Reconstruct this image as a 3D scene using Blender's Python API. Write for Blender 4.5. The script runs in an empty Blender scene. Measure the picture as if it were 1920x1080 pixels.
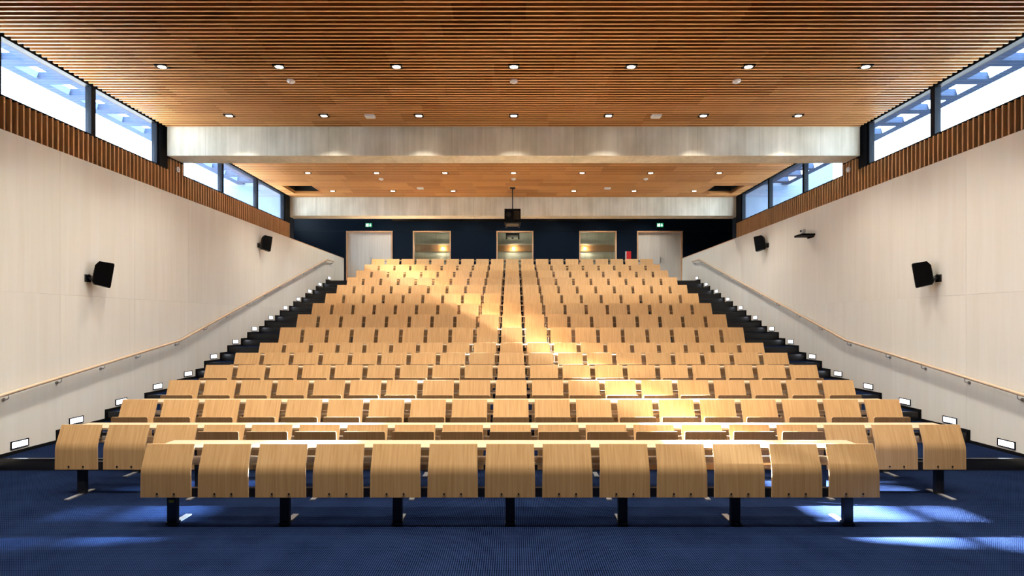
import bpy, bmesh, math, random
from mathutils import Vector
random.seed(7)

# ------------------------------------------------------------------ camera, sky, sun, exposure
SC = bpy.context.scene
COL = SC.collection
F_PX, VPX, VPY, EYE = 934.0, 962.0, 604.0, 1.98
cam_d = bpy.data.cameras.new('camera'); cam = bpy.data.objects.new('camera', cam_d); COL.objects.link(cam)
cam.location = (0, 0, EYE); cam.rotation_euler = (math.pi/2, 0, 0)
cam_d.sensor_width = 36.0; cam_d.lens = F_PX/1920*36.0
cam_d.shift_x = -(VPX-960)/1920; cam_d.shift_y = (VPY-540)/1920
cam_d.clip_start = 0.05; cam_d.clip_end = 300
SC.camera = cam

world = bpy.data.worlds.new('sky'); SC.world = world; world.use_nodes = True
bg = world.node_tree.nodes['Background']
bg.inputs[0].default_value = (0.66, 0.83, 1.0, 1); bg.inputs[1].default_value = 17.0

def sun(name, vec, strength, color):
    d = bpy.data.lights.new(name, 'SUN'); d.energy = strength; d.color = color; d.angle = math.radians(1.0)
    o = bpy.data.objects.new(name, d); COL.objects.link(o)
    o.rotation_euler = Vector(vec).to_track_quat('-Z', 'Y').to_euler(); o.location = (-vec[0]*8, -vec[1]*8+8, 14)
    return o
sun('sun', (2.0, -0.33, -1.0), 700.0, (1.0, 0.97, 0.94))
sun('sun_reflected_by_facade_opposite', (-2.0, -0.33, -1.0), 75.0, (0.62, 0.82, 1.0))

vs = SC.view_settings
vs.view_transform = 'Standard'; vs.look = 'None'; vs.gamma = 1.0; vs.use_curve_mapping = False
vs.exposure = 0.24
SPOT_W = 230.0          # power of each downlight

# ------------------------------------------------------------------ materials
def newmat(name):
    m = bpy.data.materials.new(name); m.use_nodes = True
    nt = m.node_tree; b = nt.nodes['Principled BSDF']
    return m, nt, b
def N(nt, t, **kw):
    n = nt.nodes.new(t)
    for k, v in kw.items(): setattr(n, k, v)
    return n
def plain(name, col, rough=0.5, metal=0.0, spec=0.5):
    m, nt, b = newmat(name)
    b.inputs['Base Color'].default_value = (*col, 1); b.inputs['Roughness'].default_value = rough
    b.inputs['Metallic'].default_value = metal; b.inputs['Specular IOR Level'].default_value = spec
    return m
def emit(name, col, s):
    m, nt, b = newmat(name); nt.nodes.remove(b)
    e = N(nt, 'ShaderNodeEmission'); e.inputs[0].default_value = (*col, 1); e.inputs[1].default_value = s
    nt.links.new(e.outputs[0], nt.nodes['Material Output'].inputs[0]); return m
def wood(name, dark, light, scale=(30, 30, 1.6), rough=0.38, vary=0.12, coat=0.0, spec=0.35):
    """grain stretched along the object's z, tone shifting from piece to piece"""
    m, nt, b = newmat(name)
    tc = N(nt, 'ShaderNodeTexCoord'); mp = N(nt, 'ShaderNodeMapping'); mp.inputs['Scale'].default_value = scale
    oi = N(nt, 'ShaderNodeObjectInfo')
    ad = N(nt, 'ShaderNodeVectorMath', operation='MULTIPLY_ADD')
    ad.inputs[1].default_value = (37.0, 11.0, 23.0)
    nt.links.new(oi.outputs['Random'], ad.inputs[0]); nt.links.new(tc.outputs['Object'], ad.inputs[2])
    nt.links.new(ad.outputs[0], mp.inputs[0])
    nz = N(nt, 'ShaderNodeTexNoise'); nz.inputs['Scale'].default_value = 1.6; nz.inputs['Detail'].default_value = 5
    nz.inputs['Roughness'].default_value = 0.6; nz.inputs['Distortion'].default_value = 0.6
    nt.links.new(mp.outputs[0], nz.inputs['Vector'])
    cr = N(nt, 'ShaderNodeValToRGB'); cr.color_ramp.elements[0].position = 0.32; cr.color_ramp.elements[1].position = 0.68
    cr.color_ramp.elements[0].color = (*dark, 1); cr.color_ramp.elements[1].color = (*light, 1)
    nt.links.new(nz.outputs['Fac'], cr.inputs[0])
    hv = N(nt, 'ShaderNodeHueSaturation')
    mr = N(nt, 'ShaderNodeMapRange'); mr.inputs[3].default_value = 1-vary; mr.inputs[4].default_value = 1+vary
    nt.links.new(oi.outputs['Random'], mr.inputs[0]); nt.links.new(mr.outputs[0], hv.inputs['Value'])
    nt.links.new(cr.outputs[0], hv.inputs['Color']); nt.links.new(hv.outputs[0], b.inputs['Base Color'])
    b.inputs['Roughness'].default_value = rough; b.inputs['Specular IOR Level'].default_value = spec
    b.inputs['Coat Weight'].default_value = coat
    return m
def slat_wood(name, cols, cell=0.92):
    """boards butt-jointed along x; every length of board has its own tone"""
    m, nt, b = newmat(name)
    g = N(nt, 'ShaderNodeNewGeometry'); sp = N(nt, 'ShaderNodeSeparateXYZ'); nt.links.new(g.outputs['Position'], sp.inputs[0])
    def math_(op, a, bb=None):
        n = N(nt, 'ShaderNodeMath', operation=op)
        for i, v in enumerate((a, bb)):
            if v is None: continue
            if isinstance(v, (int, float)): n.inputs[i].default_value = v
            else: nt.links.new(v, n.inputs[i])
        return n.outputs[0]
    row = math_('FLOOR', math_('DIVIDE', sp.outputs['Y'], 0.089*4))
    wn0 = N(nt, 'ShaderNodeTexWhiteNoise', noise_dimensions='1D'); nt.links.new(row, wn0.inputs['W'])
    xo = math_('ADD', math_('DIVIDE', sp.outputs['X'], cell), wn0.outputs['Value'])
    cellx = math_('FLOOR', xo)
    cb = N(nt, 'ShaderNodeCombineXYZ'); nt.links.new(cellx, cb.inputs[0]); nt.links.new(row, cb.inputs[1])
    wn = N(nt, 'ShaderNodeTexWhiteNoise', noise_dimensions='2D'); nt.links.new(cb.outputs[0], wn.inputs['Vector'])
    cr = N(nt, 'ShaderNodeValToRGB')
    cr.color_ramp.elements[0].color = (*cols[0], 1); cr.color_ramp.elements[1].color = (*cols[1], 1)
    nt.links.new(wn.outputs['Value'], cr.inputs[0])
    nz = N(nt, 'ShaderNodeTexNoise'); mp = N(nt, 'ShaderNodeMapping'); mp.inputs['Scale'].default_value = (1.2, 40, 40)
    nt.links.new(g.outputs['Position'], mp.inputs[0]); nt.links.new(mp.outputs[0], nz.inputs['Vector']); nz.inputs['Scale'].default_value = 1.0
    mx = N(nt, 'ShaderNodeMix', data_type='RGBA', blend_type='MULTIPLY'); mx.inputs[0].default_value = 0.35
    nt.links.new(cr.outputs[0], mx.inputs[6]); nt.links.new(nz.outputs['Color'], mx.inputs[7])
    hs = N(nt, 'ShaderNodeHueSaturation'); hs.inputs['Value'].default_value = 1.2
    nt.links.new(mx.outputs[2], hs.inputs['Color'])
    nt.links.new(cr.outputs[0], b.inputs['Base Color'])
    b.inputs['Roughness'].default_value = 0.45; b.inputs['Specular IOR Level'].default_value = 0.3
    return m
def concrete(name, c0, c1, spec=0.3):
    m, nt, b = newmat(name)
    g = N(nt, 'ShaderNodeNewGeometry'); mp = N(nt, 'ShaderNodeMapping'); mp.inputs['Scale'].default_value = (1.4, 1.4, 0.8)
    nt.links.new(g.outputs['Position'], mp.inputs[0])
    n1 = N(nt, 'ShaderNodeTexNoise'); n1.inputs['Scale'].default_value = 1.3; n1.inputs['Detail'].default_value = 8
    nt.links.new(mp.outputs[0], n1.inputs['Vector'])
    mp2 = N(nt, 'ShaderNodeMapping'); mp2.inputs['Scale'].default_value = (14, 14, 0.7); nt.links.new(g.outputs['Position'], mp2.inputs[0])
    n2 = N(nt, 'ShaderNodeTexNoise'); n2.inputs['Scale'].default_value = 1.0; n2.inputs['Detail'].default_value = 4
    nt.links.new(mp2.outputs[0], n2.inputs['Vector'])
    mixf = N(nt, 'ShaderNodeMix', data_type='FLOAT'); mixf.inputs[0].default_value = 0.35
    nt.links.new(n1.outputs['Fac'], mixf.inputs[2]); nt.links.new(n2.outputs['Fac'], mixf.inputs[3])
    cr = N(nt, 'ShaderNodeValToRGB'); cr.color_ramp.elements[0].position = 0.34; cr.color_ramp.elements[1].position = 0.66
    cr.color_ramp.elements[0].color = (*c0, 1); cr.color_ramp.elements[1].color = (*c1, 1)
    nt.links.new(mixf.outputs[0], cr.inputs[0])
    # formwork board joints
    sp = N(nt, 'ShaderNodeSeparateXYZ'); nt.links.new(g.outputs['Position'], sp.inputs[0])
    md = N(nt, 'ShaderNodeMath', operation='PINGPONG'); md.inputs[1].default_value = 0.61; nt.links.new(sp.outputs['X'], md.inputs[0])
    lt = N(nt, 'ShaderNodeMath', operation='LESS_THAN'); lt.inputs[1].default_value = 0.006; nt.links.new(md.outputs[0], lt.inputs[0])
    mul = N(nt, 'ShaderNodeMath', operation='MULTIPLY'); mul.inputs[1].default_value = 0.28; nt.links.new(lt.outputs[0], mul.inputs[0])
    mx = N(nt, 'ShaderNodeMix', data_type='RGBA'); nt.links.new(mul.outputs[0], mx.inputs[0]); nt.links.new(cr.outputs[0], mx.inputs[6])
    mx.inputs[7].default_value = (c0[0]*0.45, c0[1]*0.45, c0[2]*0.45, 1)
    nt.links.new(mx.outputs[2], b.inputs['Base Color'])
    bp = N(nt, 'ShaderNodeBump'); bp.inputs['Strength'].default_value = 0.15; nt.links.new(n1.outputs['Fac'], bp.inputs['Height'])
    nt.links.new(bp.outputs[0], b.inputs['Normal'])
    b.inputs['Roughness'].default_value = 0.8; b.inputs['Specular IOR Level'].default_value = spec
    return m
def carpet(name, c0, c1):
    """ribbed carpet: small loops in rows"""
    m, nt, b = newmat(name)
    g = N(nt, 'ShaderNodeNewGeometry')
    def wave(rot, scale):
        mp = N(nt, 'ShaderNodeMapping'); mp.inputs['Rotation'].default_value = (0, 0, rot)
        nt.links.new(g.outputs['Position'], mp.inputs[0])
        w = N(nt, 'ShaderNodeTexWave'); w.inputs['Scale'].default_value = scale
        w.inputs['Distortion'].default_value = 0.25; w.inputs['Detail'].default_value = 1
        nt.links.new(mp.outputs[0], w.inputs['Vector']); return w.outputs['Fac']
    wx, wy = wave(0, 17.0), wave(math.pi/2, 17.0)
    mul = N(nt, 'ShaderNodeMath', operation='MULTIPLY'); nt.links.new(wx, mul.inputs[0]); nt.links.new(wy, mul.inputs[1])
    nz = N(nt, 'ShaderNodeTexNoise'); nz.inputs['Scale'].default_value = 260; nt.links.new(g.outputs['Position'], nz.inputs['Vector'])
    n2 = N(nt, 'ShaderNodeTexNoise'); n2.inputs['Scale'].default_value = 2.5; nt.links.new(g.outputs['Position'], n2.inputs['Vector'])
    m2 = N(nt, 'ShaderNodeMath', operation='MULTIPLY'); nt.links.new(mul.outputs[0], m2.inputs[0])
    mr = N(nt, 'ShaderNodeMapRange'); mr.inputs[1].default_value = 0.3; mr.inputs[2].default_value = 0.7; mr.inputs[3].default_value = 0.35; mr.inputs[4].default_value = 1.3
    nt.links.new(nz.outputs['Fac'], mr.inputs[0]); nt.links.new(mr.outputs[0], m2.inputs[1])
    m3 = N(nt, 'ShaderNodeMath', operation='MULTIPLY_ADD'); m3.use_clamp = True
    nt.links.new(n2.outputs['Fac'], m3.inputs[0]); m3.inputs[1].default_value = 0.22; nt.links.new(m2.outputs[0], m3.inputs[2])
    cr = N(nt, 'ShaderNodeValToRGB'); cr.color_ramp.elements[0].color = (*c0, 1); cr.color_ramp.elements[1].color = (*c1, 1)
    cr.color_ramp.elements[0].position = 0.08; cr.color_ramp.elements[1].position = 0.8
    nt.links.new(m3.outputs[0], cr.inputs[0]); nt.links.new(cr.outputs[0], b.inputs['Base Color'])
    bp = N(nt, 'ShaderNodeBump'); bp.inputs['Strength'].default_value = 0.4; bp.inputs['Distance'].default_value = 0.004
    nt.links.new(mul.outputs[0], bp.inputs['Height']); nt.links.new(bp.outputs[0], b.inputs['Normal'])
    b.inputs['Roughness'].default_value = 1.0; b.inputs['Specular IOR Level'].default_value = 0.0
    return m
def glass(name, tint, refl):
    m, nt, b = newmat(name); nt.nodes.remove(b)
    t = N(nt, 'ShaderNodeBsdfTransparent'); t.inputs[0].default_value = (*tint, 1)
    gl = N(nt, 'ShaderNodeBsdfGlossy'); gl.inputs['Roughness'].default_value = 0.01; gl.inputs[0].default_value = (0.9, 0.95, 1, 1)
    lw = N(nt, 'ShaderNodeLayerWeight'); lw.inputs[0].default_value = 0.5
    fr = N(nt, 'ShaderNodeMath', operation='POWER'); fr.inputs[1].default_value = 5.0; nt.links.new(lw.outputs['Facing'], fr.inputs[0])
    mr = N(nt, 'ShaderNodeMapRange'); mr.inputs[3].default_value = refl; mr.inputs[4].default_value = 1.0
    nt.links.new(fr.outputs[0], mr.inputs[0])
    mx = N(nt, 'ShaderNodeMixShader'); nt.links.new(mr.outputs[0], mx.inputs[0])
    nt.links.new(t.outputs[0], mx.inputs[1]); nt.links.new(gl.outputs[0], mx.inputs[2])
    nt.links.new(mx.outputs[0], nt.nodes['Material Output'].inputs[0]); return m

M = dict(
    beech=wood('beech_veneer', (0.53, 0.305, 0.125), (0.67, 0.415, 0.195), scale=(30, 4, 0.9), rough=0.36, vary=0.07, spec=0.24),
    beech_edge=wood('beech_ply_edge', (0.60, 0.38, 0.19), (0.76, 0.52, 0.30), scale=(2, 26, 26), rough=0.4, vary=0.03),
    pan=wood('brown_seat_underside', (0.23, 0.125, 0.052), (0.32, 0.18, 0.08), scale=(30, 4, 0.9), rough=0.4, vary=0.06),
    desk=wood('beech_desk', (0.45, 0.315, 0.19), (0.57, 0.415, 0.27), scale=(1.2, 24, 24), rough=0.35, vary=0.04),
    slat=slat_wood('ceiling_slat_shaded_side', ((0.29, 0.110, 0.025), (0.47, 0.205, 0.055))),  # slat sides: the shade between slats is put into the darker colour
    slatedge=slat_wood('ceiling_slat_lit_edge', ((0.76, 0.43, 0.18), (0.88, 0.54, 0.26))),  # slat undersides: bounced light is put into the paler colour
    fin=wood('wall_fin_wood', (0.52, 0.29, 0.135), (0.66, 0.40, 0.21), scale=(30, 30, 2), rough=0.45, vary=0.1),
    wallpanel=wood('pale_maple_panel', (0.86, 0.825, 0.735), (0.905, 0.88, 0.80), scale=(5, 5, 0.22), rough=0.55, vary=0.02, spec=0.25),
    frame=wood('door_frame_wood', (0.62, 0.36, 0.20), (0.75, 0.48, 0.29), scale=(10, 10, 2), rough=0.4, vary=0.05),
    doorleaf=wood('pale_door_veneer', (0.74, 0.69, 0.62), (0.85, 0.81, 0.75), scale=(16, 16, 0.35), rough=0.5, vary=0.03),
    rail=wood('handrail_wood', (0.66, 0.47, 0.31), (0.78, 0.60, 0.43), scale=(20, 1, 20), rough=0.4, vary=0.02),
    concrete=concrete('cast_concrete', (0.47, 0.425, 0.32), (0.74, 0.685, 0.56)),
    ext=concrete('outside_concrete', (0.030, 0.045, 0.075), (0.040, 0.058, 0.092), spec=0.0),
    carpet=carpet('navy_carpet', (0.0008, 0.0016, 0.0080), (0.024, 0.042, 0.106)),
    riser=plain('black_riser', (0.006, 0.006, 0.009), 0.35),
    nosing=plain('black_nosing', (0.008, 0.008, 0.012), 0.22),
    black=plain('black_steel', (0.008, 0.008, 0.010), 0.35),
    blackmat=plain('black_paint', (0.004, 0.004, 0.005), 0.7, spec=0.2),
    mullion=plain('window_frame_metal', (0.003, 0.0045, 0.008), 0.5, spec=0.1),
    navy=plain('navy_wall_panel', (0.0025, 0.0085, 0.021), 0.36, spec=0.14),
    grille=plain('black_grille', (0.003, 0.003, 0.004), 0.18),
    steel=plain('brushed_steel', (0.55, 0.55, 0.56), 0.3, 1.0),
    foot=plain('grey_foot_steel', (0.32, 0.32, 0.33), 0.4, 0.6),
    white=plain('white_plastic', (0.8, 0.8, 0.8), 0.4),
    red=plain('red_paint', (0.62, 0.012, 0.015), 0.4),
    green=plain('green_sign', (0.02, 0.42, 0.16), 0.4),
    label=plain('pale_blue_label', (0.45, 0.68, 0.8), 0.5),
    yellow=plain('yellow_sticker', (0.85, 0.65, 0.02), 0.4),
    speaker=plain('speaker_black', (0.0015, 0.0015, 0.002), 0.5, spec=0.08),
    speakergrille=plain('speaker_grille', (0.004, 0.003, 0.005), 0.7, spec=0.2),
    lens=emit('downlight_lens', (1.0, 0.86, 0.68), 40.0),
    steplens=emit('step_light_lens', (0.86, 0.90, 1.0), 4.0),
    spotlens=emit('spot_lens', (1.0, 0.90, 0.76), 170.0),
    signlit=emit('lit_sign_white', (0.9, 1.0, 0.95), 1.6),
    signgreen=emit('lit_sign_green', (0.02, 0.5, 0.2), 0.8),
    pane=glass('window_glass', (0.93, 0.97, 1.0), 0.04),
    boothpane=glass('booth_glass', (0.86, 0.90, 0.86), 0.05),
    dark=plain('dark_wall_paint', (0.03, 0.032, 0.04), 0.7),
    render=plain('white_render', (0.10, 0.13, 0.18), 0.9, spec=0.0),
    ground=plain('outside_ground', (0.10, 0.10, 0.097), 0.9),
)

# ------------------------------------------------------------------ mesh helpers
def mesh_obj(name, verts, faces, mats, parent=None, fm=None, smooth=False, loc=None):
    me = bpy.data.meshes.new(name); me.from_pydata(verts, [], faces)
    if not isinstance(mats, (list, tuple)): mats = [mats]
    for m in mats: me.materials.append(m)
    if fm:
        for p, i in zip(me.polygons, fm): p.material_index = i
    if smooth:
        for p in me.polygons: p.use_smooth = True
    me.update()
    o = bpy.data.objects.new(name, me); COL.objects.link(o)
    if parent: o.parent = parent
    if loc: o.location = loc
    return o
BOXF = [(0, 3, 2, 1), (4, 5, 6, 7), (0, 1, 5, 4), (1, 2, 6, 5), (2, 3, 7, 6), (3, 0, 4, 7)]   # bottom, top, -y, +x, +y, -x
def boxv(x0, x1, y0, y1, z0, z1):
    return [(x0, y0, z0), (x1, y0, z0), (x1, y1, z0), (x0, y1, z0), (x0, y0, z1), (x1, y0, z1), (x1, y1, z1), (x0, y1, z1)]
def boxes(name, lst, mat, parent=None, fm=None):
    V, F, FM = [], [], []
    for b in lst:
        n = len(V); V += boxv(*b); F += [tuple(i+n for i in f) for f in BOXF]
        if fm: FM += fm
    return mesh_obj(name, V, F, mat, parent, FM or None)
def box(name, x0, x1, y0, y1, z0, z1, mat, parent=None, fm=None):
    if x0 > x1: x0, x1 = x1, x0
    return boxes(name, [(x0, x1, y0, y1, z0, z1)], mat, parent, fm)
def extrude_y(name, poly, y0, y1, mat, parent=None, fm=None):
    """polygon of (x, z) swept along y"""
    n = len(poly)
    area = sum(poly[i][0]*poly[(i+1) % n][1]-poly[(i+1) % n][0]*poly[i][1] for i in range(n))
    if area < 0: poly = poly[::-1]
    V = [(x, y0, z) for x, z in poly]+[(x, y1, z) for x, z in poly]
    F = [tuple(range(n)), tuple(range(2*n-1, n-1, -1))]+[(i+n, (i+1) % n+n, (i+1) % n, i) for i in range(n)]
    return mesh_obj(name, V, F, mat, parent, fm)
def extrude_x(name, poly, x0, x1, mat, parent=None, fm=None):
    """polygon of (y, z) swept along x"""
    n = len(poly)
    area = sum(poly[i][0]*poly[(i+1) % n][1]-poly[(i+1) % n][0]*poly[i][1] for i in range(n))
    if area < 0: poly = poly[::-1]
    x0, x1 = min(x0, x1), max(x0, x1)
    V = [(x0, y, z) for y, z in poly]+[(x1, y, z) for y, z in poly]
    F = [tuple(range(n-1, -1, -1)), tuple(range(n, 2*n))]+[(i, (i+1) % n, (i+1) % n+n, i+n) for i in range(n)]
    return mesh_obj(name, V, F, mat, parent, fm)
def disc_prism(name, r, z0, z1, mat, parent=None, n=16, r1=None, loc=None, fm=None):
    r1 = r if r1 is None else r1
    V = [(r*math.cos(2*math.pi*i/n), r*math.sin(2*math.pi*i/n), z0) for i in range(n)]+[(r1*math.cos(2*math.pi*i/n), r1*math.sin(2*math.pi*i/n), z1) for i in range(n)]
    F = [tuple(range(n-1, -1, -1)), tuple(range(n, 2*n))]+[(i, (i+1) % n, (i+1) % n+n, i+n) for i in range(n)]
    return mesh_obj(name, V, F, mat, parent, fm, loc=loc)
def tube(name, pts, r, mat, parent=None, n=10):
    V, F = [], []
    pts = [Vector(p) for p in pts]
    for i, p in enumerate(pts):
        a = pts[max(i-1, 0)]; b = pts[min(i+1, len(pts)-1)]
        t = (b-a).normalized(); u = t.cross(Vector((0, 0, 1)))
        if u.length < 1e-3: u = t.cross(Vector((1, 0, 0)))
        u.normalize(); w = u.cross(t)
        for k in range(n):
            c = p+u*(r*math.cos(2*math.pi*k/n))+w*(r*math.sin(2*math.pi*k/n)); V.append(tuple(c))
    for i in range(len(pts)-1):
        for k in range(n):
            F.append((i*n+k, i*n+(k+1) % n, (i+1)*n+(k+1) % n, (i+1)*n+k))
    F.append(tuple(range(n))); F.append(tuple(range(len(V)-1, len(V)-n-1, -1)))
    o = mesh_obj(name, V, F, mat, parent)
    bm = bmesh.new(); bm.from_mesh(o.data); bmesh.ops.recalc_face_normals(bm, faces=bm.faces[:])
    for f in bm.faces: f.smooth = len(f.verts) == 4
    bm.to_mesh(o.data); bm.free()
    return o
def empty(name, loc=(0, 0, 0), rz=0.0):
    o = bpy.data.objects.new(name, None); COL.objects.link(o); o.location = loc; o.rotation_euler = (0, 0, rz)
    o.empty_display_size = 0.1; return o
def tag(o, label, cat, group=None):
    o['label'] = label; o['category'] = cat
    if group: o['group'] = group
    return o
def struct(o, label=None):
    o['kind'] = 'structure'
    if label: o['label'] = label
    return o
def dup(o, parent=None):
    c = o.copy(); COL.objects.link(c)
    if parent is not None: c.parent = parent
    return c
def dup_tree(o, loc=None, parent=None):
    c = dup(o, parent)
    if loc is not None: c.location = loc
    for ch in list(o.children):
        if ch.type != 'LIGHT': dup_tree(ch, None, c)
    return c
ORD = ['', 'first', 'second', 'third', 'fourth', 'fifth', 'sixth', 'seventh', 'eighth', 'ninth', 'tenth', 'eleventh', 'twelfth', 'thirteenth',
       'fourteenth', 'fifteenth', 'sixteenth', 'seventeenth', 'eighteenth', 'nineteenth']

# ------------------------------------------------------------------ dimensions
W = 6.91                       # half width of the hall
ZC = 5.85                      # underside of the ceiling slats
Z_PAN, Z_SILL, Z_HEAD = 4.59, 5.055, 5.875
YB1, YB1e = 9.88, 10.35        # front beam
YB2, YB2e = 15.45, 15.90       # back beam
Z_BEAM = 5.28
Y_BACK = 20.40
Y_FRONT = -3.0
WR, Z_RC = 9.75, 7.1           # wider rear zone and its ceiling
SX, PITCH, NCOL = -0.029, 0.55, 19
RISE, ROWP = 0.152, 0.903
def row_y(k): return 5.75+ROWP*(k-1)
def lev(k):                    # platform behind row k
    if k <= 1: return 0.0
    if k <= 6: return RISE*(k-1)
    return RISE*5+0.306*(k-6)
TOP = lev(15)

# ------------------------------------------------------------------ floor and tiers
struct(box('floor', -W, W, Y_FRONT, row_y(2), -0.12, 0.0, M['carpet']), 'dark navy ribbed carpet of the stage floor')
TF = [1, 0, 1, 1, 1, 1]
for k in range(2, 16):
    y0 = row_y(k); y1 = row_y(k+1) if k < 15 else Y_BACK
    t = struct(box('floor_tier', -W, W, y0, y1, -0.12 if k == 2 else lev(k-1)-0.12, lev(k), [M['carpet'], M['riser']], fm=TF))
    box('nosing', -W+0.013, W-0.013, y0-0.004, y0+0.04, lev(k)-0.03, lev(k)+0.004, M['nosing'], t)
XA = 9*PITCH+0.2415+0.06
step_mesh = None
for k in range(7, 16):
    for s in (-1, 1):
        z0 = lev(k-1); y0 = row_y(k)-0.30
        t = struct(box('aisle_step', s*XA, s*W, y0, row_y(k), z0, z0+0.153, [M['carpet'], M['riser']], fm=TF))
        a, b = sorted((s*XA, s*(W-0.013)))
        box('nosing', a, b, y0-0.004, y0+0.04, z0+0.123, z0+0.157, M['nosing'], t)

# ------------------------------------------------------------------ side walls
prof = [(Y_FRONT, 0.0)]
for k in range(2, 16):
    if k >= 7: prof += [(row_y(k)-0.30, lev(k-1)), (row_y(k)-0.30, lev(k-1)+0.153)]
    prof += [(row_y(k), prof[-1][1]), (row_y(k), lev(k))]
prof.append((Y_BACK-0.05, TOP))
fin_me = {}
def fin_mesh(h):
    if h not in fin_me:
        me = bpy.data.meshes.new('fin'); me.from_pydata(boxv(-0.03, 0.03, -0.0115, 0.0115, 0, h), [], BOXF); me.materials.append(M['fin']); fin_me[h] = me
    return fin_me[h]
panel_me = {}
for s, side in ((-1, 'left'), (1, 'right')):
    wl = struct(box(f'wall_{side}', s*(W+0.022), s*(W+0.20), Y_FRONT, Y_BACK-0.04, -0.1, Z_PAN-0.02, M['wallpanel']),
                f'pale maple panelled {side} side wall')
    # dark backing behind the fins and above the windows, plain pillar beside the beams
    box('fin_backing', s*(W+0.065), s*(W+0.20), Y_FRONT, YB2+0.03, Z_PAN-0.02, Z_SILL, M['blackmat'], wl)
    box('fin_backing', s*(W+0.065), s*(W+0.20), 9.97, 10.46, Z_SILL, 6.2, M['blackmat'], wl)
    box('upper_wall', s*(W+0.03), s*(W+0.20), Y_FRONT, YB2e, Z_HEAD, 6.4, M['blackmat'], wl)
    # panels in two tiers
    ys = [Y_FRONT, -1.4, 0.1, 1.6, 3.1, 4.6, 6.1, 7.6, 9.1, 10.6, 12.1, 13.6, 15.1, 16.6, 18.1, 19.3, Y_BACK-0.04]
    for a, b in zip(ys[:-1], ys[1:]):
        for z0, z1 in ((0.0, 2.40), (2.40, Z_PAN)):
            box('panel', s*W, s*(W+0.022), a+0.0012, b-0.0012, z0+0.0012, z1-0.0012, M['wallpanel'] if a > 4.5 else M['dark'], wl)   # unseen stage-end panels, darkened to keep bounce light off the front rows
    box('panel_cap', s*(W-0.001), s*(W+0.20), YB2+0.05, Y_BACK-0.04, Z_PAN-0.02, Z_PAN+0.004, M['frame'], wl)
    # vertical wooden fins
    y = 3.3
    while y < YB2+0.02:
        tall = 9.99 < y < 10.44
        h = (Z_BEAM if tall else Z_SILL-0.012)-Z_PAN-0.004
        o = bpy.data.objects.new('fin', fin_mesh(round(h, 3))); COL.objects.link(o); o.parent = wl
        o.location = (s*(W+0.032), y, Z_PAN+0.004); y += 0.089
    # black skirting that climbs with the steps
    up = [(yy-(0.03 if 0 < i < len(prof)-1 else 0), zz+0.045) for i, (yy, zz) in enumerate(prof)]
    xa, xb = s*(W-0.012), s*W
    poly = up+[(prof[-1][0], prof[-1][1]-0.02)]+[(yy+0.02, zz-0.02) for yy, zz in reversed(prof[1:-1])]+[(prof[0][0], -0.02)]
    struct(extrude_x(f'baseboard_{side}', poly, xa, xb, M['blackmat']), f'thin black skirting climbing the steps along the {side} wall')

    struct(box(f'wall_{side}_outside', s*(W+0.20), s*(W+0.25), Y_FRONT, YB2-0.06, -0.5, Z_SILL-0.01, M['ext']))
    a_, b_ = sorted((s*7.0, s*(WR+0.15)))
    struct(box(f'wall_rear_block_outside_{side}', 7.17, b_, YB2-0.04, YB2+0.049, -0.5, Z_RC, M['render']) if s > 0 else box(f'wall_rear_block_outside_{side}', a_, s*7.17, YB2-0.04, YB2+0.049, -0.5, Z_RC, M['render']))
# clerestory windows
bays = [(6.22, 6.665), (6.755, 8.195), (8.285, 9.70), (10.50, 11.87), (11.95, 13.49), (13.57, 15.08)]
wn = 0
for s, side in ((-1, 'left'), (1, 'right')):
    for (y0, y1) in bays:
        wn += 1
        xa, xb = sorted((s*(W+0.03), s*(W+0.13)))
        t = 0.02
        w_ = boxes(f'window_{wn}', [(xa, xb, y0-0.045, y0, Z_SILL, Z_HEAD), (xa, xb, y1, y1+0.045, Z_SILL, Z_HEAD),
                                    (xa, xb, y0, y1, Z_SILL, Z_SILL+t), (xa, xb, y0, y1, Z_HEAD-t, Z_HEAD)], M['mullion'])
        struct(w_, f'high clerestory window in the {side} wall')
        xp = s*(W+0.08)
        box('pane', xp-0.006, xp+0.006, y0-0.005, y1+0.005, Z_SILL+t-0.005, Z_HEAD-t+0.005, M['pane'], w_)
    # solid dark jambs beside the beams
    for y0, y1 in ((9.75, 9.96), (15.13, 15.46), (Y_FRONT, 6.165)):
        struct(box('window_jamb', s*(W+0.01), s*(W+0.16), y0, y1, Z_SILL, Z_HEAD, M['mullion']), f'dark metal closing piece beside a window of the {side} wall')

# ------------------------------------------------------------------ ceiling
HX0, HX1, HY0, HY1 = 5.72, 6.56, 14.13, 15.0
ceil = struct(boxes('ceiling', [(-W-0.05, W+0.05, Y_FRONT, HY0, 5.965, 6.2), (-W-0.05, W+0.05, HY1, YB2e, 5.965, 6.2), (-W-0.05, -HX1, HY0, HY1, 5.965, 6.2),
                                (-HX0, HX0, HY0, HY1, 5.965, 6.2), (HX1, W+0.05, HY0, HY1, 5.965, 6.2)], M['blackmat']), 'slatted wooden ceiling over the whole hall')
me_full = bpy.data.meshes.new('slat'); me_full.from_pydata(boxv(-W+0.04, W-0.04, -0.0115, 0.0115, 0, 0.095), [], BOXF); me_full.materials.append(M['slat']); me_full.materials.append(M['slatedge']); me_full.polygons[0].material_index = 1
V, F = [], []
for a, b in ((-W+0.04, -HX1), (-HX0, HX0), (HX1, W-0.04)):
    n = len(V); V += boxv(a, b, -0.0115, 0.0115, 0, 0.095); F += [tuple(i+n for i in f) for f in BOXF]
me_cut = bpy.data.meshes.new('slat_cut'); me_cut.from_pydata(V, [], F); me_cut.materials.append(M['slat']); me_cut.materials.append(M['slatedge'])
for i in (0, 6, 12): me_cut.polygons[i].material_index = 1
me_full.update(); me_cut.update()
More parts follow.
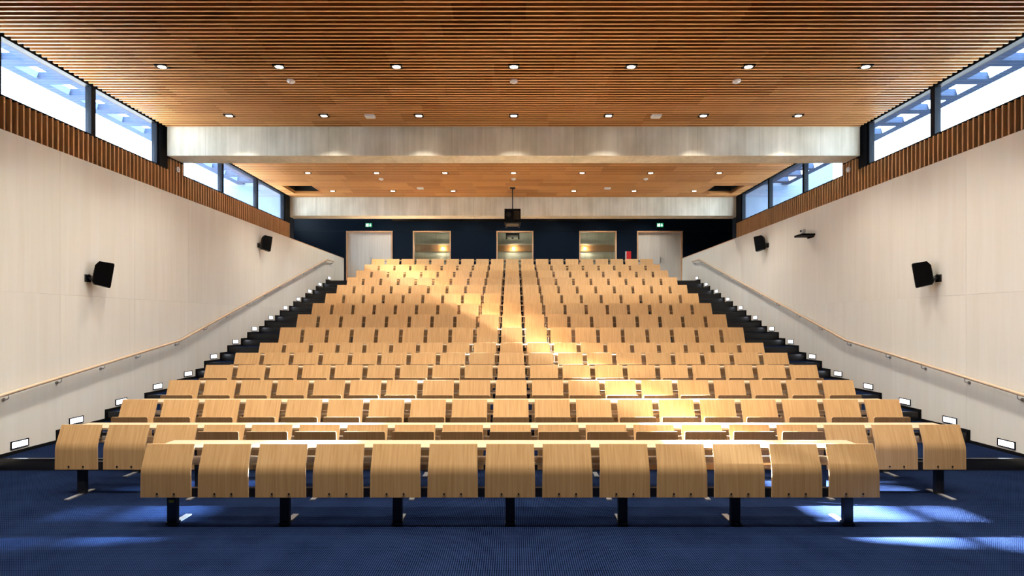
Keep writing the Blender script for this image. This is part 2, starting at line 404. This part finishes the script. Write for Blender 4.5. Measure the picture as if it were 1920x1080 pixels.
for ya, yb in ((1.0, YB1-0.01), (YB1e+0.03, YB2-0.005)):
    y = yb-0.02
    while y > ya:
        cut = HY0-0.01 < y < HY1+0.01
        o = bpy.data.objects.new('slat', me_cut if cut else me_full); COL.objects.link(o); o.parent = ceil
        o.location = (0, y, ZC); y -= 0.089
for s in (-1, 1):
    a, b = sorted((s*HX0, s*HX1))
    boxes('hatch_frame', [(a-0.02, a, HY0, HY1, ZC-0.004, ZC+0.03), (b, b+0.02, HY0, HY1, ZC-0.004, ZC+0.03),
                          (a-0.02, b+0.02, HY0-0.02, HY0, ZC-0.004, ZC+0.03), (a-0.02, b+0.02, HY1, HY1+0.02, ZC-0.004, ZC+0.03)], M['slat'], ceil)

struct(box('concrete_beam', -6.86, 6.88, YB1, YB1e, Z_BEAM, 6.2, M['concrete']), 'deep cast concrete beam crossing the middle of the ceiling')
struct(box('concrete_beam', -7.0, 7.02, YB2, YB2e, Z_BEAM, Z_RC, M['concrete']), 'cast concrete beam above the dark rear wall')
struct(box('roof', -W-0.25, W+0.25, Y_FRONT, YB2e, 6.4, 6.5, M['ext']))

# ------------------------------------------------------------------ rear zone
for s, side in ((-1, 'left'), (1, 'right')):
    a, b = sorted((s*7.0, s*WR))
    struct(box('wall_rear_cheek', a, b, YB2+0.05, YB2e, 4.4, Z_RC, M['navy']))
    a, b = sorted((s*(W+0.20), s*WR))
    struct(box('floor_rear_ledge', a, b, YB2+0.05, Y_BACK, 4.40, 4.52, M['dark']))
    xa, xb = sorted((s*WR, s*(WR+0.15)))
    if s < 0:
        w_ = struct(boxes('wall_rear_left', [(xa, xb, YB2e-0.4, Y_BACK, 4.4, 6.22), (xa, xb, YB2e-0.4, Y_BACK, 6.98, Z_RC),
                     (xa, xb, YB2e-0.4, 16.05, 6.22, 6.98), (xa, xb, 18.75, Y_BACK, 6.22, 6.98)], M['navy']))
        wn += 1
        f_ = struct(boxes(f'window_{wn}', [(xa+0.03, xb-0.03, y, y+0.06, 6.22, 6.98) for y in (16.05, 17.37, 18.69)], M['mullion']))
        box('pane', xa+0.07, xa+0.08, 16.06, 18.74, 6.22, 6.98, M['pane'], f_)
    else:
        struct(box('wall_rear_right', xa, xb, YB2e-0.4, Y_BACK, 4.4, Z_RC, M['navy']))
struct(box('ceiling_rear', -WR-0.15, WR+0.15, YB2, Y_BACK+0.2, Z_RC, Z_RC+0.15, M['dark']))

ZD = 5.71
back = struct(box('wall_back', -WR, WR, Y_BACK, Y_BACK+0.15, ZD+0.003, Z_RC, M['navy']), 'near black navy rear wall with doors and booth windows')
DOORS = [(-6.83, -4.93), (5.07, 6.94)]
WINS = [(-4.10, -2.55), (-0.68, 0.83), (2.71, 4.24)]
xs = [-WR, -6.83, -4.93, -4.10, -2.55, -0.68, 0.83, 2.71, 4.24, 5.07, 6.94, WR]
for i in range(0, 12, 2):
    box('panel', xs[i]+0.004, xs[i+1]-0.004, Y_BACK, Y_BACK+0.15, 3.4, ZD, M['navy'], back)
for a, b in WINS:
    box('panel', a, b, Y_BACK, Y_BACK+0.15, 3.4, 4.12, M['navy'], back)
gr = empty('ventilation_grille', (0, Y_BACK, 6.27)); tag(gr, 'long glossy black ventilation strip under the rear concrete beam', 'vent')
box('frame', -4.97, 5.08, -0.035, 0.0, -0.17, 0.17, M['grille'], gr)
for i in range(3): box('slat', -4.93, 5.04, -0.05, -0.035, -0.12+0.1*i, -0.06+0.1*i, M['grille'], gr)

dn = 0
for a, b in DOORS:
    dn += 1
    side = 'left' if a < 0 else 'right'
    d = boxes(f'door_{dn}', [(a, a+0.055, Y_BACK-0.03, Y_BACK+0.15, TOP, ZD), (b-0.055, b, Y_BACK-0.03, Y_BACK+0.15, TOP, ZD),
                             (a+0.055, b-0.055, Y_BACK-0.03, Y_BACK+0.15, ZD-0.055, ZD)], M['frame'])
    struct(d, f'pale double door with light wood frame at the top of the {side} aisle')
    mid = (a+b)/2
    l1 = box('door_leaf', a+0.058, mid-0.002, Y_BACK+0.06, Y_BACK+0.11, TOP+0.005, ZD-0.058, M['doorleaf'], d)
    l2 = box('door_leaf', mid+0.002, b-0.058, Y_BACK+0.06, Y_BACK+0.11, TOP+0.005, ZD-0.058, M['doorleaf'], d)
    boxes('door_handle', [(mid+0.03, mid+0.07, Y_BACK+0.045, Y_BACK+0.06, TOP+0.90, TOP+1.14), (mid+0.04, mid+0.06, Y_BACK+0.0, Y_BACK+0.045, TOP+1.04, TOP+1.06),
                          (mid+0.04, mid+0.17, Y_BACK-0.005, Y_BACK+0.012, TOP+1.04, TOP+1.06)], M['steel'], l2)['label'] = 'steel lever handle'
for a, b in WINS:
    wn += 1
    f_ = boxes(f'window_{wn}', [(a, a+0.045, Y_BACK-0.03, Y_BACK+0.15, 4.12, ZD), (b-0.045, b, Y_BACK-0.03, Y_BACK+0.15, 4.12, ZD),
                                (a+0.045, b-0.045, Y_BACK-0.03, Y_BACK+0.15, ZD-0.05, ZD), (a+0.045, b-0.045, Y_BACK-0.03, Y_BACK+0.15, 4.12, 4.16)], M['frame'])
    struct(f_, 'wood framed control booth window in the dark rear wall')
    box('pane', a+0.04, b-0.04, Y_BACK+0.08, Y_BACK+0.09, 4.15, ZD-0.045, M['boothpane'], f_)

# control booth seen through the rear windows
BX, BY = 4.86, 23.5
struct(box('wall_booth_back', -BX, BX, BY, BY+0.1, 3.4, 6.5, M['concrete']))
for s in (-1, 1): struct(box('wall_booth_side', s*BX, s*(BX+0.1), Y_BACK+0.15, BY+0.1, 3.4, 6.5, M['concrete']))
struct(box('ceiling_booth', -BX, BX, Y_BACK+0.15, BY+0.1, 6.5, 6.6, M['dark'])); struct(box('floor_booth', -BX, BX, Y_BACK+0.15, BY+0.1, 3.3, 3.4, M['dark']))
tr = struct(box('trim_1', -BX, BX, BY-0.06, BY, 5.30, 5.60, M['slat']), 'wood band on the rear wall of the control booth')
box('ledge', -BX, BX, BY-0.10, BY, 5.60, 5.66, M['desk'], tr)
for i, px in enumerate((830, 963, 1097)):
    x = (px-VPX)*(BY-0.2)/F_PX; z = EYE+(VPY-466)*(BY-0.2)/F_PX
    sp = empty('spotlight', (x, BY-0.06, z))
    tag(sp, f'small spotlight seen through the {("left", "middle", "right")[i]} booth window', 'spotlight', 'spotlights in the control booth')
    box('bracket', -0.02, 0.02, -0.10, 0.0, -0.02, 0.02, M['black'], sp)
    o = disc_prism('lens', 0.045, -0.03, 0.03, M['spotlens'], sp); o.rotation_euler = (math.radians(60), 0, 0); o.location = (0, -0.14, 0)
for x in (-3.3, 0.6, 3.4):
    d_ = bpy.data.lights.new('booth_fill_light', 'POINT'); d_.energy = 40; d_.color = (1.0, 0.95, 0.85); d_.shadow_soft_size = 0.15  # unseen fill lights without fixtures, added to brighten the booth
    o = bpy.data.objects.new('booth_fill_light', d_); COL.objects.link(o); o.location = (x, 20.95, 6.3)
pj = empty('projector', (-0.02, 22.2, 6.0)); tag(pj, 'dark projector hanging inside the control booth behind the middle window', 'projector')
box('body', -0.30, 0.30, -0.25, 0.25, -0.20, 0.0, M['blackmat'], pj)
box('ceiling_pole', -0.03, 0.03, -0.03, 0.03, 0.0, 0.5, M['blackmat'], pj)
for sx in (-0.27, 0.27): disc_prism('foot', 0.035, -0.36, -0.2, M['blackmat'], pj, 8, loc=(sx, -0.2, 0))
disc_prism('lens', 0.05, -0.35, -0.27, M['blackmat'], pj, 10, loc=(0, -0.2, 0))

# wall behind the camera
struct(box('wall_front', -W-0.2, W+0.2, Y_FRONT-0.2, Y_FRONT, -0.1, 6.4, M['dark']), 'dark front wall behind the camera')

# ------------------------------------------------------------------ outside
struct(box('ground_outside', -60, 60, -50, 70, -0.6, -0.5, M['ground']))
for s, side in ((-1, 'left'), (1, 'right')):
    L = [tuple(sorted((s*7.12, s*7.93)))+(Y_FRONT, YB2-0.05, 6.23, 6.36), tuple(sorted((s*8.30, s*8.51)))+(Y_FRONT, YB2-0.05, 6.23, 6.36)]
    y = 8.5-0.63*18-0.315
    while y < YB2-0.2:
        a, b = sorted((s*7.93, s*8.30)); L.append((a, b, y-0.10, y+0.10, 6.23, 6.36)); y += 0.63
    struct(boxes('roof_canopy', L, M['ext']), f'concrete canopy with rectangular openings outside the {side} windows')

# ------------------------------------------------------------------ seats and desks
def seat_profile(T):
    """front face (y, z) from the bottom up; top edge ends at y = 0"""
    tn = math.tan(math.radians(18.35)); zb = 0.566
    yb = -(T-zb)*tn
    pts = [(yb, 0.30), (yb, zb-0.055), (yb, zb-0.045)]
    for t in (0.25, 0.5, 0.75, 1.0):
        z = zb-0.045+0.09*t; pts.append((yb+0.045*tn*t*t, z))
    pts.append((yb+(0.055)*tn, zb+0.055))
    pts.append((0.0, T))
    return pts, yb
def back_mesh(T):
    pr, yb = seat_profile(T); th, hw = 0.014, 0.2415
    n = len(pr); V = []
    bk = [(y+th, z) for y, z in pr]
    def half(z): return hw-0.009*max(0.0, min(1.0, (z-0.45)/0.25))       # slightly narrower above the bend
    for sx in (-1, 1):
        V += [(sx*half(z), y, z) for y, z in pr]+[(sx*half(z), y, z) for y, z in bk]
    F, fm, sm = [], [], []
    m = 2*n
    for i in range(n-1):
        F.append((i, m+i, m+i+1, i+1)); fm.append(0); sm.append(True)
        F.append((n+i+1, m+n+i+1, m+n+i, n+i)); fm.append(0); sm.append(True)
        F.append((i, i+1, n+i+1, n+i)); fm.append(1); sm.append(False)
        F.append((m+i, m+n+i, m+n+i+1, m+i+1)); fm.append(1); sm.append(False)
    F.append((0, n, m+n, m)); fm.append(1); sm.append(False)
    F.append((n-1, m+n-1, m+2*n-1, 2*n-1)); fm.append(1); sm.append(False)
    me = bpy.data.meshes.new('backrest'); me.from_pydata(V, [], F); me.materials.append(M['beech']); me.materials.append(M['beech_edge'])
    for p, i, q in zip(me.polygons, fm, sm): p.material_index = i; p.use_smooth = True
    me.set_sharp_from_angle(angle=math.radians(30)); me.update(); return me, yb
def pan_mesh(yb):
    """folded-up plywood seat: rounded top corners, slightly dished"""
    hw, z0, z1, r, th = 0.2365, 0.41, 0.748, 0.017, 0.013
    out = [(-hw, z0), (hw, z0)]
    for a in (0, 30, 60, 90): out.append((hw-r+r*math.cos(math.radians(a)), z1-r+r*math.sin(math.radians(a))))
    for a in (90, 120, 150, 180): out.append((-hw+r+r*math.cos(math.radians(a)), z1-r+r*math.sin(math.radians(a))))
    n = len(out)
    def yy(z): return yb-0.035-0.02*(z-z0)/(z1-z0)
    V = [(x, yy(z)-th, z) for x, z in out]+[(x, yy(z), z) for x, z in out]
    F = [tuple(range(n)), tuple(range(2*n-1, n-1, -1))]+[(i+n, (i+1) % n+n, (i+1) % n, i) for i in range(n)]
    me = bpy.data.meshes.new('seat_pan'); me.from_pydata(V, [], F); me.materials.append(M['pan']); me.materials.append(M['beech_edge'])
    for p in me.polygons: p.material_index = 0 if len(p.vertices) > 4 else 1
    me.update(); return me
KIND = {}
for key, extra in (('low', 0.0), ('mid', RISE), ('high', 0.306)):
    bm_, yb = back_mesh(0.795+extra); KIND[key] = (bm_, pan_mesh(yb), yb)
bolt_me = disc_prism('bolt', 0.009, 0, 0.006, M['black'], None, 10)
bolt_data = bolt_me.data; bpy.data.objects.remove(bolt_me)
def link(name, me, parent, loc=(0, 0, 0)):
    o = bpy.data.objects.new(name, me); COL.objects.link(o); o.parent = parent; o.location = loc; return o
def bolts(p, yb):
    for sx in (-0.0815, 0.0815):
        o = link('bolt', bolt_data, p, (sx, yb, 0.335)); o.rotation_euler = (math.pi/2, 0, 0)

leg_cache = {}
def add_leg(parent, x, y, z0, h, up, foot):
    lg = box('leg', x-0.045, x+0.045, y-0.022, y+0.022, z0+0.012, z0+h, M['black'], parent)
    if foot == 'rear':
        box('foot_plate', x-0.03, x+0.03, y-0.02, y+0.24, z0, z0+0.012, M['foot'], lg)
        box('base', x-0.05, x+0.05, y-0.04, y+0.04, z0+0.0121, z0+0.03, M['black'], lg)
    elif foot == 'both':
        box('foot_plate', x-0.028, x+0.028, y-0.21, y+0.14, z0, z0+0.012, M['foot'], lg)
    return lg

def desk_row(k, cols, legs, foot):
    """one long writing desk with shelf, rail and legs carrying the row"""
    key = 'low' if k <= 1 else 'mid' if k <= 6 else 'high'
    yb = KIND[key][2]; y = row_y(k); L = lev(k); Fz = lev(k-1) if k >= 1 else 0.0
    x0 = SX+PITCH*cols[0]-0.2415; x1 = SX+PITCH*cols[-1]+0.2415
    r = empty('bench_desk', (0, y, Fz))
    d = L-Fz
    box('desk_top', x0+0.06, x1-0.06, 0.012, 0.315, d+0.734, d+0.757, M['desk'], r)
    box('shelf', x0+0.06, x1-0.06, 0.03, 0.285, d+0.583, d+0.603, M['desk'], r)
    box('rail', x0+0.03, x1-0.03, yb+0.018, yb+0.062, 0.30, 0.385, M['black'], r)
    for lx in legs: add_leg(r, lx, (0.03 if k == 0 else -0.01 if k == 1 else yb+0.042), 0.0, 0.52 if k <= 1 else 0.30, d, foot)
    # brackets that carry desk and shelf from the rail
    for lx in legs:
        extrude_x('bracket', [(yb+0.02, 0.386), (yb+0.06, 0.386), (0.03, d+0.565), (0.24, d+0.565), (0.24, d+0.582), (0.016, d+0.582)] if k > 1 else [(0.012, 0.521), (0.06, 0.521), (0.24, 0.565), (0.24, 0.582), (0.016, 0.582)], lx-0.02, lx+0.02, M['black'], r)
        box('desk_support', lx-0.02, lx+0.02, 0.20, 0.24, d+0.604, d+0.733, M['black'], r)
    return r, key, yb, Fz
LEGS0 = [SX+PITCH*(c-6)+0.0 for c in range(0, 13, 2)]
LEGS = [SX+x for x in (0, 1.1, -1.1, 2.2, -2.2, 3.58, -3.58, 4.93, -4.93)]
# front desk without seats
r, key, yb, Fz = desk_row(0, range(-6, 7), LEGS0, 'rear')
tag(r, 'frontmost long desk of thirteen bent beech panels standing on the stage carpet', 'desk', 'rows of fixed desks')
for c in range(-6, 7):
    p = link('front_panel', KIND['low'][0], r, (SX+PITCH*c, 0, 0)); bolts(p, yb)
stk = box('sticker', LEGS0[0]-0.025, LEGS0[0]+0.022, 0.03-0.0245, 0.03-0.0221, 0.222, 0.246, M['yellow'], r); stk['label'] = 'yellow sticker on the leg'
nseat = 0
for k in range(1, 16):
    r, key, yb, Fz = desk_row(k, range(-9, 10), LEGS, 'both' if k <= 2 else None)
    tag(r, 'long beech desk with shelf, ' + (f'{ORD[k]} desk row behind the front desk' if k < 15 else 'rearmost and highest row before the doors'), 'desk', 'rows of fixed desks')
    for c in range(-9, 10):
        x = SX+PITCH*c
        if k == 1 and abs(c) > 6:
            p = link('front_panel', KIND['low'][0], r, (x, 0, 0)); bolts(p, yb); continue
        st = empty('folding_seat', (x, row_y(k), Fz))
        if k == 1: pos = (f'{ORD[c+7]} from left' if c < 0 else 'middle one' if c == 0 else f'{ORD[7-c]} from right')
        else: pos = (f'{ORD[c+10]} from left' if c < 0 else 'middle one' if c == 0 else f'{ORD[10-c]} from right')
        tag(st, f'beech folding seat tipped up, {pos}, in the {ORD[k]} seat row from the front', 'seat', 'folding seats of the tiered rows')
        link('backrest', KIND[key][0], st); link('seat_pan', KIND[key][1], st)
        nseat += 1

# ------------------------------------------------------------------ downlights and ceiling fittings
dl = empty('downlight', (0, 0, 0))
boxes('housing', [(-0.085, -0.065, -0.055, 0.055, -0.006, 0.05), (0.065, 0.085, -0.055, 0.055, -0.006, 0.05), (-0.065, 0.065, -0.055, -0.046, -0.006, 0.05),
                  (-0.065, 0.065, 0.046, 0.055, -0.006, 0.05), (-0.065, 0.065, -0.046, 0.046, 0.035, 0.05)], M['blackmat'], dl)
n = 16
mesh_obj('lens', [(0.058*math.cos(2*math.pi*i/n), 0.044*math.sin(2*math.pi*i/n), -0.004) for i in range(n)], [tuple(range(n-1, -1, -1))], M['lens'], dl)
rows = [(3.99, 'row over the stage'), (5.77, 'row above the front desk'), (7.55, 'nearer row before the concrete beam'), (9.34, 'row right before the concrete beam'),
        (12.92, 'row behind the concrete beam'), (14.69, 'row nearest the rear concrete beam'), (16.7, 'unseen row added to light the rear rows'), (19.2, 'unseen row added to light the rear doors')]  # last two rows are added lamps, hidden from view, brightening rear seats and doors
first = True
spot_d = bpy.data.lights.new('downlight_beam', 'SPOT'); spot_d.energy = SPOT_W; spot_d.color = (1.0, 0.93, 0.83)
spot_d.spot_size = math.radians(109); spot_d.spot_blend = 1.0; spot_d.shadow_soft_size = 0.05
stage_d = spot_d.copy(); stage_d.name = 'stage_downlight_beam'; stage_d.energy = SPOT_W*2.1
for y, nm in rows:
    for i in range(-3, 4):
        if y == 14.69 and i == 0: continue
        pos = f'{ORD[i+4]} from left' if i < 0 else 'middle one' if i == 0 else f'{ORD[4-i]} from right'
        o = dl if first else dup_tree(dl); first = False
        o.location = (0.012+1.778*i, y, ZC-0.001 if y < 16 else Z_RC-0.052)
        b_ = bpy.data.objects.new('downlight_beam', stage_d if y < 5 else spot_d); COL.objects.link(b_); b_.parent = o; b_.location = (0, 0, -0.06)
        tag(o, f'recessed black ceiling downlight, {pos} in the {nm}', 'downlight', 'downlights in the slatted ceiling')
for y, nm in ((7.98, 'before'), (13.44, 'behind')):
    for i, pos in ((-1, 'left'), (0, 'middle'), (1, 'right')):
        o = empty('smoke_detector', (0.012+3.57*i, y, ZC))
        tag(o, f'small round white ceiling detector, the {pos} one {nm} the concrete beam', 'detector', 'round white detectors')
        disc_prism('base', 0.062, -0.025, 0.0, M['white'], o, 16); disc_prism('sensor', 0.03, -0.045, -0.025, M['white'], o, 12, 0.045)
for x, y, nm in ((-2.68, 9.33, 'left one before'), (2.68, 9.33, 'right one before'), (-2.67, 14.35, 'left one behind'), (2.72, 14.35, 'right one behind')):
    o = empty('emergency_light', (x, y, ZC))
    tag(o, f'small white rectangular emergency light, {nm} the concrete beam', 'emergency light', 'emergency lights')
    box('case', -0.09, 0.09, -0.06, 0.06, -0.03, 0.0, M['white'], o); box('diffuser', -0.075, 0.075, -0.045, 0.045, -0.04, -0.03, M['white'], o)
for s, side in ((-1, 'left'), (1, 'right')):
    o = empty('wall_detector', (s*(W+0.002), 10.25, 5.12)); o.rotation_euler = (0, -s*math.pi/2, 0)
    tag(o, f'round white detector on the {side} fins under the concrete beam', 'detector')
    disc_prism('base', 0.055, 0.0, 0.03, M['white'], o, 16); disc_prism('sensor', 0.04, 0.03, 0.05, M['white'], o, 12, 0.025)

# hanging projector
pj = empty('projector', (-0.015, 14.35, ZC)); tag(pj, 'black projector hanging on a pole from the rear ceiling', 'projector')
box('ceiling_plate', -0.08, 0.08, -0.08, 0.08, -0.02, 0.0, M['black'], pj)
tube('pole', [(0, 0, -0.02), (0, 0, -0.68)], 0.018, M['black'], pj)
bd = box('body', -0.23, 0.23, -0.25, 0.25, -1.04, -0.66, M['speaker'], pj)
o = disc_prism('lens', 0.085, 0, 0.04, M['grille'], bd, 20, 0.075); o.rotation_euler = (math.pi/2, 0, 0); o.location = (-0.11, -0.25, -0.83)
box('vent_panel', 0.03, 0.20, -0.256, -0.25, -0.97, -0.72, M['grille'], bd)
box('mount_cage', -0.19, 0.19, -0.22, 0.22, -1.075, -1.041, M['black'], pj)
for sx in (-1, 1):
    for sy in (-1, 1): box('foot', sx*0.19-0.025, sx*0.19+0.025, sy*0.2-0.025, sy*0.2+0.025, -1.11, -1.041, M['black'], pj)

# ------------------------------------------------------------------ things on the side walls
for s, side in ((-1, 'left'), (1, 'right')):
    # step lights
    for k in range(2, 16):
        o = empty('step_light', (s*W, row_y(k)+0.32, lev(k)+0.125))
        tag(o, f'small glowing step light on the {side} wall, {ORD[k-1]} up from the stage', 'step light', 'step lights along the aisles')
        a, b = sorted((0.0, -s*0.012)); c, d_ = sorted((0.0, -s*0.014))
        hl, hh, w = 0.128, 0.054, 0.014
        boxes('frame', [(a, b, -hl, -hl+w, -hh, hh), (a, b, hl-w, hl, -hh, hh), (a, b, -hl+w, hl-w, -hh, -hh+w), (a, b, -hl+w, hl-w, hh-w, hh)], M['mullion'], o)
        a, b = sorted((0.0, -s*0.007)); box('diffuser', a, b, -hl+w, hl-w, -hh+w, hh-w, M['steplens'], o)
    # handrail
    hx = s*(W-0.075)
    o = empty('handrail', (hx, 10.24, 1.607)); tag(o, f'round pale wood handrail on metal brackets along the {side} wall', 'handrail')
    P = [(0, -4.9, -0.73), (0, -4.3, -0.73), (0, 0, 0), (0, 8.05, 2.672), (0, 8.75, 2.68)]
    tube('rail', P, 0.024, M['rail'], o, 12)
    def rz(y):
        for (a, b) in zip(P[:-1], P[1:]):
            if a[1] <= y <= b[1]: return a[2]+(b[2]-a[2])*(y-a[1])/(b[1]-a[1])
        return P[-1][2]
    for yb_ in (5.85, 6.75, 7.54, 8.34, 9.13, 10.19, 11.13, 12.0, 12.93, 13.83, 14.72, 15.62, 16.42, 17.3, 18.25, 18.9):
        y = yb_-10.24; z = rz(y)
        br = tube('bracket', [(0, y, z-0.02), (0, y, z-0.065), (s*0.025, y, z-0.085), (s*0.07, y, z-0.085)], 0.008, M['steel'], o, 6)
        pl = disc_prism('wall_plate', 0.026, 0, 0.008, M['steel'], br, 12); pl.rotation_euler = (0, -s*math.pi/2, 0); pl.location = (s*0.075, y, z-0.085)
    # loudspeakers
    PX = [(181, 488), (208.5, 491), (201, 538), (172, 532), (168.5, 526), (174, 495)]
    for y, dz, nm in ((8.0, 0.0, 'lower and nearer'), (13.42, 1.37, 'upper and farther')):
        o = empty('loudspeaker', (s*W, y, 2.69+dz))
        tag(o, f'black wall loudspeaker, the {nm} one on the {side} wall', 'loudspeaker', 'wall loudspeakers')
        poly = [(-s*0.8*((px-VPX)*8.0/F_PX+W), EYE+(VPY-py)*8.0/F_PX-2.69) for px, py in PX]
        ca = extrude_y('cabinet', poly, -0.02, 0.13, M['speaker'], o); ca.rotation_euler = (0, 0, -s*math.radians(43)); ca.location = (-s*0.035, 0, 0)
        (xa, za), (xb, zb) = poly[1], poly[2]
        gq = extrude_y('grille', [(xa, za-0.012), (xa-s*0.008, za-0.014), (xb-s*0.008, zb+0.01), (xb, zb+0.012)], -0.005, 0.115, M['speakergrille'], o); gq.rotation_euler = (0, 0, -s*math.radians(43)); gq.location = (-s*0.035, 0, 0)
        box('wall_plate', -s*0.02, 0.0, 0.03, 0.13, -0.06, 0.06, M['black'], o)
        tube('arm', [(-s*0.02, 0.08, 0.0), (-s*0.08, 0.08, -0.015), (-s*0.13, 0.08, -0.03)], 0.022, M['black'], o, 8)
        tube('cable', [(-s*0.015, 0.06, 0.03), (-s*0.06, 0.05, 0.06), (-s*0.10, 0.05, 0.03), (-s*0.125, 0.06, 0.0)], 0.006, M['black'], o, 6)
# camera shelf
o = empty('camera_shelf', (W, 11.55, 3.98)); tag(o, 'small black shelf on the right wall carrying a white camera', 'shelf')
box('board', -0.30, 0.0, -0.16, 0.16, -0.015, 0.03, M['speaker'], o); box('wall_plate', -0.02, 0.0, -0.12, 0.12, -0.05, -0.0151, M['speaker'], o)
o = empty('room_camera', (W-0.19, 11.55, 4.011)); tag(o, 'small white room camera standing on the black wall shelf', 'camera')
disc_prism('base', 0.05, 0, 0.04, M['white'], o, 14, 0.045)
hd = box('head', -0.04, 0.04, -0.05, 0.05, 0.041, 0.12, M['white'], o)
ln = disc_prism('lens', 0.022, 0, 0.02, M['black'], hd, 12); ln.rotation_euler = (0, -math.pi/2, 0); ln.location = (-0.04, 0, 0.08)

# ------------------------------------------------------------------ things on the rear wall
for i, px in enumerate((692, 1237)):
    x = (px-VPX)*Y_BACK/F_PX
    o = empty('exit_sign', (x, Y_BACK, EYE+(VPY-422.5)*Y_BACK/F_PX))
    tag(o, f'lit green and white exit sign above the {("left", "right")[i]} double door', 'exit sign', 'exit signs')
    box('case', -0.14, 0.14, -0.05, 0.0, -0.09, 0.09, M['mullion'], o)
    a = -0.13
    box('pictogram_field', -0.13, 0.13, -0.053, -0.05, -0.08, 0.08, M['signgreen'], o)
    # doorway, running figure, arrow
    box('doorway', -0.055, -0.005, -0.056, -0.053, -0.06, 0.06, M['signlit'], o)
    V = [(-0.115, 0.045), (-0.095, 0.06), (-0.06, 0.02), (-0.07, -0.01), (-0.058, -0.06), (-0.075, -0.06), (-0.09, -0.02), (-0.115, -0.055), (-0.125, -0.045), (-0.10, 0.01)]
    extrude_y('figure', V, -0.056, -0.053, M['signlit'], o)
    extrude_y('arrow', [(0.05, 0.055), (0.08, 0.055), (0.08, 0.0), (0.115, 0.0), (0.065, -0.06), (0.015, 0.0), (0.05, 0.0)], -0.056, -0.053, M['signlit'], o)
x0 = (1172-VPX)*Y_BACK/F_PX
o = empty('fire_cabinet', (x0, Y_BACK, 4.25)); tag(o, 'red fire equipment box on the dark rear wall left of the right door', 'fire box')
box('case', 0.02, 0.21, -0.16, 0.0, 0.0, 0.61, M['red'], o)
box('side_strip', 0.0, 0.019, -0.16, -0.001, 0.0, 0.61, M['white'], o)
box('label_plate', 0.07, 0.15, -0.165, -0.16, 0.02, 0.2, M['label'], o)
